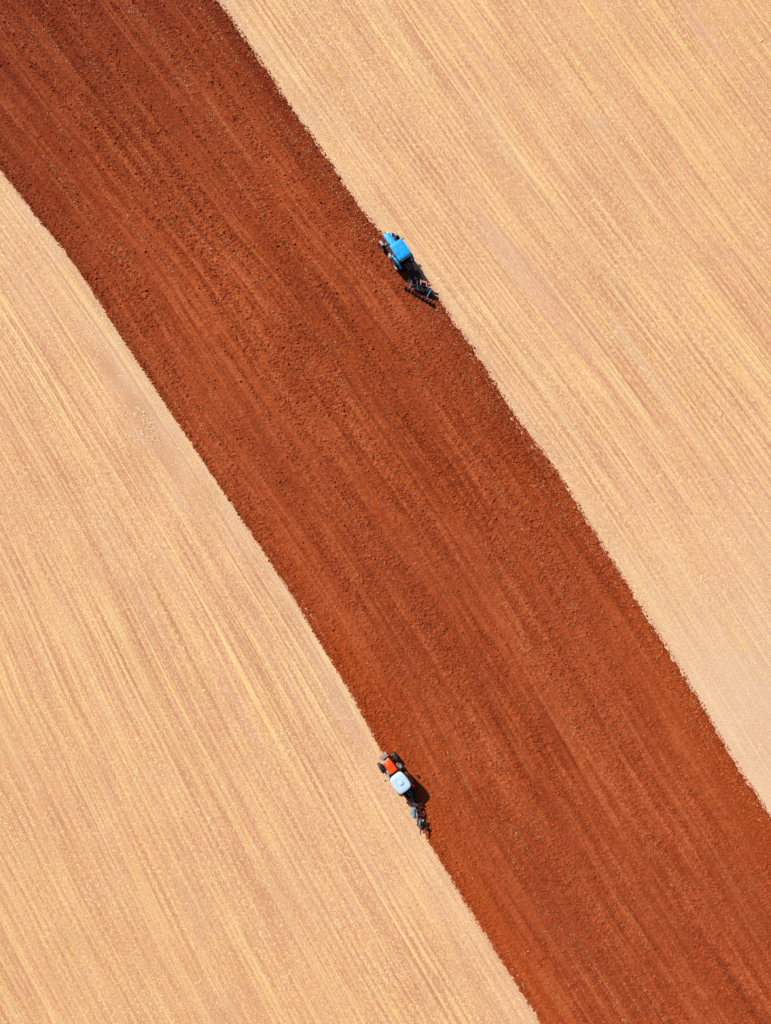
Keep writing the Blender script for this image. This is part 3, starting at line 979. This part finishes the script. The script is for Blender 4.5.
    m.build('seat', M_SEAT, t, True)
    m = MB(); m.lathe([(.20 + .016 * math.cos(a), .016 * math.sin(a)) for a in [math.pi * 2 * k / 6 for k in range(6)]], 20, (0, .80, 1.72), rot=Matrix.Rotation(R(60), 4, 'X') @ Matrix.Rotation(R(90), 4, 'Y'))
    m.bar((0, .80, 1.72), (0, 1.02, 1.40), .03, .03); m.bar((-.19, .80, 1.72), (.19, .80, 1.72), .025, .02)
    m.build('steering_wheel', M_SEAT, t, True)
    # roof
    m = MB()
    if blue:
        rw_, rl, ry = 1.46, 1.78, .40
        m.loft([rounded_rect(rw_ - .10, rl - .10, .08, zr, 0, ry), rounded_rect(rw_, rl, .09, zr + .03, 0, ry), rounded_rect(rw_, rl, .09, zr + .10, 0, ry),
                rounded_rect(rw_ - .04, rl - .04, .09, zr + .14, 0, ry), rounded_rect(rw_ - .18, rl - .20, .10, zr + .17, 0, ry), rounded_rect(rw_ - .60, rl - .70, .10, zr + .185, 0, ry)])
        roof = m.build('roof', P, t, True, 40)
        m = MB()
        for x in (-.36, .36):
            m.box((x, ry - .03, zr + .182), (.05, 1.1, .02), bevel=.006)
        m.box((0, ry - .10, zr + .190), (.62, .03, .02), bevel=.005)
        m.build('roof_rib', P, roof, True)
        m = MB(); m.bar((-.60, ry - rl / 2 - .07, zr + .02), (.60, ry - rl / 2 - .07, zr + .02), .09, .05)
        m.build('rear_visor', M_GREY, roof, True)
    else:
        rl, ry = 1.90, .36
        def rr2(dw, dl, z):
            # widest just behind the middle, rounded corners
            pts = []
            for k in range(40):
                a = 2 * math.pi * k / 40
                ca, sa = math.cos(a), math.sin(a)
                e = 0.42
                x = (abs(ca) ** e) * (1 if ca >= 0 else -1)
                y = (abs(sa) ** e) * (1 if sa >= 0 else -1)
                wd = .79 - .075 * max(0, y) - .045 * max(0, -y) ** 2
                pts.append((x * (wd - dw), ry + y * (rl / 2 - dl), z))
            return pts
        m.loft([rr2(.06, .06, zr), rr2(0, 0, zr + .04), rr2(0, 0, zr + .10), rr2(.03, .03, zr + .15), rr2(.10, .12, zr + .18), rr2(.30, .38, zr + .20)])
        roof = m.build('roof', M_WHITE, t, True, 40)
        m = MB(); m.loft([rounded_rect(.46, .40, .05, zr + .19, .05, ry + .02), rounded_rect(.46, .40, .05, zr + .235, .05, ry + .02), rounded_rect(.38, .32, .05, zr + .25, .05, ry + .02)])
        m.build('roof_hatch', M_WHITE, roof, True, 40)
        m = MB(); m.tube([(-.18, ry + .42, zr + .19), (-.18, ry + .42, zr + .23)], .03, 10); m.build('antenna_base', M_GREY, roof, True)
        m = MB(); m.tube([(.34, ry + .50, zr + .18), (.34, ry + .50, zr + .23)], .025, 8); m.build('antenna_base', M_GREY, roof, True)
        m = MB(); m.bar((-.14, ry - .19, zr + .22), (.22, ry - .19, zr + .22), .05, .07); m.bar((.22, ry - .19, zr + .22), (.24, ry + .06, zr + .24), .05, .05); m.build('hatch_shadow_line', M_GREY, roof)  # grey L bars stand in for the shadow line along the hatch
        for sx in (-1, 1):
            m = MB(); m.box((sx * .45, ry - rl / 2 - .02, zr + .05), (.14, .08, .10), bevel=.02)
            m.build('work_light', M_DARK, roof, True)
    # mirrors on arms
    for sx in (-1, 1):
        out = .98 if blue else 1.10
        m = MB(); m.tube([(sx * .66, 1.14, 2.25), (sx * (out - .06), 1.26, 2.25)], .015, 6)
        m.box((sx * out, 1.27, 2.14), (.17, .05, .30), bevel=.02)
        m.build('mirror', M_DARK, t, True)
    # steps and fuel tank
    for sx in (-1, 1):
        m = MB()
        m.box((sx * .52, 1.22, .80), (.32, .62, .38), bevel=.06)
        m.build('fuel_tank' if sx > 0 else 'battery_box', M_DARK if blue else M_GREY, t, True)
        m = MB()
        for k in range(3):
            m.box((sx * (.80 - .04 * k), 1.10, .42 + .25 * k), (.26, .30, .025), bevel=.006)
        m.bar((sx * .90, .96, .40), (sx * .76, .96, .98), .02, .03); m.bar((sx * .90, 1.24, .40), (sx * .76, 1.24, .98), .02, .03)
        m.build('step', M_PALE if blue else M_GREY, t)
    # rear linkage
    m = MB()
    for sx in (-1, 1):
        m.bar((sx * .28, -.35, .62), (sx * .42, -1.22, .50), .06, .08)
        m.bar((sx * .30, -.38, 1.28), (sx * .40, -.88, 1.16), .06, .08)
        m.tube([(sx * .40, -.86, 1.16), (sx * .39, -.92, .55)], .025, 8)
    m.tube([(0, -.45, 1.18), (0, -1.22, 1.02)], .035, 8)
    m.box((0, -.50, .95), (.62, .18, .40), bevel=.03)
    m.build('lift_linkage', M_DARK, t, True).location.y = ay
    m = MB(); m.tube([(-.1, -.5, 1.15), (-.13, -.75, 1.38), (-.12, -1.1, 1.3), (-.10, -1.3, 1.05)], .018, 6)
    m.tube([(.1, -.5, 1.15), (.15, -.80, 1.34), (.16, -1.1, 1.25), (.1, -1.3, 1.05)], .018, 6)
    m.build('hydraulic_hose', M_LBLUE, t, True).location.y = ay
    return t


def axle_from_roof(px, py, rz, z=2.66, ry=.40):
    p = gp(px, py, z)
    return Vector((p.x + math.sin(rz) * ry, p.y - math.cos(rz) * ry, 0))

RB = R(34.5)
tb = make_tractor('blue_tractor', axle_from_roof(400.3, 249.3, RB, 2.85, .43), RB, 'blue')
tb.scale = (1.07, 1.07, 1.07)
tag(tb, 'bright blue tractor with blue cab roof on the right edge of the ploughed strip', 'tractor')
RO = R(36.0)
tro = make_tractor('orange_tractor', axle_from_roof(400.4, 783.3, RO, 2.9, .39), RO, 'orange')
tro.scale = (1.10, 1.10, 1.10)
tro.rotation_euler = (0, R(6), RO)      # right wheels run in the furrow, so it leans
tro.location += Vector((-math.cos(RO) * .29, -math.sin(RO) * .29, -0.03))
tag(tro, 'orange tractor with pale blue white cab roof and grey front weights at the lower edge', 'tractor')


# ------------------------------------------------------------------ disc harrow behind the blue tractor
def disc(m, c, axis, rad=.28, cup=.05):
    """one concave disc with notched rim"""
    q = Vector(axis).to_track_quat('X', 'Z').to_matrix().to_4x4()
    n = 20
    def ring(r_, x):
        return [Vector((x, math.cos(2 * math.pi * k / n) * r_, math.sin(2 * math.pi * k / n) * r_)) for k in range(n)]
    rim = ring(rad, 0); 
    for k in range(n):
        if k % 2: rim[k] *= .93
    rings = [ring(.03, -cup), ring(rad * .55, -cup * .75), rim, [p + Vector((.012, 0, 0)) for p in rim], [p + Vector((.012, 0, 0)) for p in ring(rad * .55, -cup * .75)], [p + Vector((.012, 0, 0)) for p in ring(.03, -cup)]]
    M = Matrix.Translation(Vector(c)) @ q
    m.loft([[M @ p for p in r_] for r_ in rings])


def make_harrow():
    org = gp(419, 292, 0)
    t = empty('disc_harrow', org, RB)
    inv = Matrix.Rotation(-RB, 4, 'Z')
    def q(zx, zy, z):            # detail-crop pixel -> local
        w = gp(395 + zx / 15.42, 265 + zy / 15.42, z)
        v = inv @ (w - org)
        return Vector((v.x, v.y, z))
    # gangs
    for (a, b, n, dr) in ((q(128, 338, .22), q(608, 618, .22), 9, .24), (q(285, 318, .30), q(625, 485, .30), 9, .32)):
        ax = (b - a).normalized()
        beam_off = Vector((0, 0, dr + .10))
        fwd = Vector((0, .10, 0))
        m = MB()
        m.bar(a + beam_off + fwd - ax * .1, b + beam_off + fwd + ax * .1, .045, .05)
        m.build('gang_beam', M_DARK, t)
        m = MB(); m.tube([a, b], .03, 8)
        for k in range(3):
            p = a + (b - a) * (.12 + .38 * k)
            m.bar(p, p + beam_off + fwd, .05, .03)
        m.build('gang_axle', M_STEEL, t, True)
        for k in range(n):
            m = MB(); disc(m, a + (b - a) * ((k + .5) / n), ax, dr, .05)
            m.build('disc', M_DARK, t, True)
    # blue struts joining the gangs, upper frame
    for pts, mt in (((q(262, 225, .85), q(228, 352, .62)), M_BLUE2), ((q(562, 370, .80), q(492, 492, .62)), M_BLUE2), ((q(395, 225, .80), q(398, 300, .80)), M_PALE)):
        m = MB(); m.bar(pts[0], pts[1], .085, .10); m.build('strut', mt, t)
    m = MB(); m.bar(q(262, 308, .72), q(455, 318, .72), .06, .08); m.build('cross_member', M_DARK, t)
    m = MB(); m.bar(q(408, 250, .84), q(488, 272, .84), .19, .10); m.bar(q(505, 290, .84), q(578, 305, .84), .19, .10); m.bar(q(488, 262, .80), q(488, 320, .80), .06, .06)
    m.build('orange_bar', M_ORANGE2, t)
    m = MB(); m.bar(q(488, 250, .90), q(484, 330, .90), .06, .06); m.bar(q(484, 330, .86), q(560, 350, .80), .06, .06)
    m.build('brace', M_PALE, t)
    # drawbar and headstock towards the tractor
    hx = Vector(tb.location) + Matrix.Rotation(RB, 4, 'Z') @ Vector((0, -1.42, 0))
    h = inv @ (hx - org); h.z = 0
    m = MB()
    m.bar(h + Vector((-.42, 0, .50)), h + Vector((.42, 0, .50)), .08, .10)
    m.bar(h + Vector((-.42, 0, .50)), h + Vector((0, 0, 1.04)), .07, .05)
    m.bar(h + Vector((.42, 0, .50)), h + Vector((0, 0, 1.04)), .07, .05)
    m.bar(h + Vector((-.36, 0, .55)), q(262, 225, .78), .09, .09)
    m.bar(h + Vector((.36, 0, .55)), q(488, 262, .78), .09, .09)
    m.bar(h + Vector((0, 0, 1.02)), q(390, 290, .80), .05, .06)
    m.build('headstock', M_DARK, t)
    m = MB()
    fc = (q(262, 225, .7) + q(488, 262, .7)) / 2
    m.box(h * .55 + fc * .45 + Vector((0, 0, .62 - (h * .55 + fc * .45).z)), (1.35, .62, .16), bevel=.03)  # dark box added to deepen the shade between tractor and harrow
    m.bar(q(190, 250, .55), q(500, 300, .55), .16, .14)
    m.bar(q(300, 330, .5), q(440, 385, .5), .22, .14)
    m.bar(q(300, 345, .45), q(465, 400, .45), .30, .16); m.bar(q(495, 375, .45), q(560, 420, .45), .34, .16)
    m.build('toolbar_dark_fill', M_DARK, t)
    m = MB(); m.box(q(318, 205, .95), (.16, .26, .12), bevel=.03); m.build('valve_block', M_PALE, t, True)
    m = MB(); m.tube([q(340, 240, .9), q(345, 330, .85), q(360, 400, .7)], .035, 8); m.build('ram', M_STEEL, t, True)
    return tag(t, 'dark disc harrow with blue struts and an orange bar hitched behind the blue tractor', 'harrow')
make_harrow()


# ------------------------------------------------------------------ reversible plough behind the orange tractor
def make_plough():
    org = gp(419, 818, 0)
    t = empty('reversible_plough', org, RO)
    inv = Matrix.Rotation(-RO, 4, 'Z')
    def q(zx, zy, z):
        w = gp(395 + zx / 15.42, 785 + zy / 15.42, z)
        v = inv @ (w - org)
        return Vector((v.x, v.y, z))
    a = q(300, 345, .95); b = q(400, 640, .85)
    m = MB(); m.bar(a, b, .13, .13); m.build('main_beam', M_LBLUE, t)
    m = MB(); m.bar(q(272, 345, 1.0), q(268, 430, .98), .27, .09); m.bar(q(262, 420, 1.0), q(292, 510, .95), .20, .08)
    m.build('turnover_bar', M_CYAN, t)
    hx = Vector(tro.location) + Matrix.Rotation(RO, 4, 'Z') @ Vector((0, -1.95, 0))
    h = inv @ (hx - org); h.z = 0
    m = MB()
    m.bar(h + Vector((-.42, 0, .50)), h + Vector((.42, 0, .50)), .08, .10)
    m.bar(h + Vector((-.42, 0, .50)), h + Vector((0, 0, 1.10)), .07, .05)
    m.bar(h + Vector((.42, 0, .50)), h + Vector((0, 0, 1.10)), .07, .05)
    m.box(h + Vector((0, -.12, .85)), (.26, .24, .30), bevel=.03)
    m.bar(h + Vector((0, -.1, .75)), a, .14, .12)
    for k in range(5):  # lattice of dark bars added to black out the shade behind the cab
        m.box(h + Vector((0, .42 - .22 * k, .60)), (1.35 - .12 * k, .13, .16), bevel=.03)
    for k in range(3):
        m.box(h + Vector((-.5 + .5 * k, .08, .70)), (.12, .95, .10), bevel=.03)
    m.bar(h + Vector((.40, -.05, .70)), q(400, 430, .85), .12, .12)
    m.bar(q(175, 268, .5), q(300, 335, .8), .17, .12); m.bar(q(205, 265, .7), q(330, 345, .9), .30, .12); m.bar(q(180, 200, .6), q(420, 300, .6), .2, .12)  # more dark bars added to fill the same shaded area
    m.build('headstock', M_DARK, t)
    m = MB(); m.tube([h + Vector((.12, 0, 1.1)), q(330, 395, 1.12)], .035, 8); m.build('ram', M_STEEL, t, True)
    # bodies: a raised set to the left, a working set to the right
    def body(c, side, up, mt, kk=1.0):
        """curved mouldboard, share and leg"""
        c = Vector(c)
        z0 = c.z
        m = MB()
        sg = 1 if up else -1
        rings = []
        for i in range(6):
            f = i / 5
            row = []
            for (j, th) in ((0, 0), (1, 0), (2, 0), (3, 0), (3, 1), (2, 1), (1, 1), (0, 1)):
                g_ = j / 3
                x = side * kk * (-.12 + .56 * f + .12 * g_ * f)
                y = kk * (.26 - .62 * f) - (.42 if up else .12) * g_ + .16 * math.sin(g_ * 2.2) * .4
                z = sg * (.62 - .40 * g_ + .02 * f)
                n_ = .014 * th
                row.append(c + Vector((x + side * n_, y + n_, z)))
            rings.append(row)
        m.loft(rings)
        bd = m.build('mouldboard', mt, t, True, 60)
        m = MB(); m.bar(c, c + Vector((side * -.04, .10, sg * .5)), .05, .10)
        m.build('plough_leg', M_DARK, bd)
        m = MB()
        m.slab([c + Vector((side * -.16, .34, sg * .66)), c + Vector((side * .30, -.28, sg * .66)), c + Vector((side * .34, -.22, sg * .57)), c + Vector((side * -.10, .34, sg * .57))], .014)
        m.build('plough_share', M_STEEL, bd)
    for k, f in enumerate((.10, .52, .95)):
        c = a + (b - a) * f
        body(c + Vector((0, 0, .05)), -1, True, M_LBLUE)
        body(c - Vector((0, 0, .05)), 1, False, M_STEEL)
    # cross arm carrying the depth wheel
    c1 = q(305, 550, .95); c2 = q(445, 545, .92)
    m = MB(); m.bar(c1, c2, .17, .10); m.build('cross_arm', M_LBLUE, t)
    m = MB(); m.bar(b, q(480, 650, .55), .08, .08); m.bar(q(480, 650, .55), q(500, 665, .34), .06, .08); m.build('wheel_arm', M_DARK, t)
    for (zx, zy, rr) in ((390, 640, .24), (490, 664, .27)):
        p = q(zx, zy, rr)
        wm = MB(); wm.lathe([(.001, -.04), (rr * .55, -.04), (rr * .55, .04), (.001, .04)], 20, p); w_ = wm.build('depth_wheel', M_GREY, t, True)
        wm = MB(); wm.lathe([(rr * .55, -.13), (rr * .92, -.15), (rr, -.10), (rr, .10), (rr * .92, .15), (rr * .55, .13)], 24, p); wm.build('tyre', M_DARK, w_, True)
    m = MB(); m.bar(q(398, 642, .26) + Vector((.12, 0, 0)), b, .05, .07); m.build('wheel_arm', M_DARK, t)
    return tag(t, 'pale blue mouldboard plough with black wheels hitched behind the orange tractor', 'plough')
make_plough()


# ------------------------------------------------------------------ stones lying on the stubble
M_STONE = simple('pale_stone', (0.50, 0.48, 0.46), 0.9, 0.2, 0, 0.12, (0.4, 0.3, 0.22), 0.3, 6.0)
def stone(px, py, l, w, ang, label):
    m = MB()
    r_ = bmesh.ops.create_icosphere(m.bm, subdivisions=2, radius=.5)
    rnd = random.Random(int(px * 7 + py))
    for v in r_['verts']:
        v.co *= 1 + rnd.uniform(-.12, .12)
        v.co = Vector((v.co.x * l, v.co.y * w, v.co.z * w * .8))
    o = m.build('stone', M_STONE, None)
    p = gp(px, py, 0)
    o.location = (p.x, p.y, w * .12); o.rotation_euler = (0, 0, R(ang))
    tag(o, label, 'stone', 'pale stones lying on the stubble')
stone(761.5, 41, .42, .16, 50, 'long white stone near the top right corner of the stubble')
stone(691.5, 90, .20, .15, 30, 'small white stone alone among straw rows, upper right field')
stone(757, 232, .26, .15, 100, 'slim white stone by the right border, lowest stone in the field')
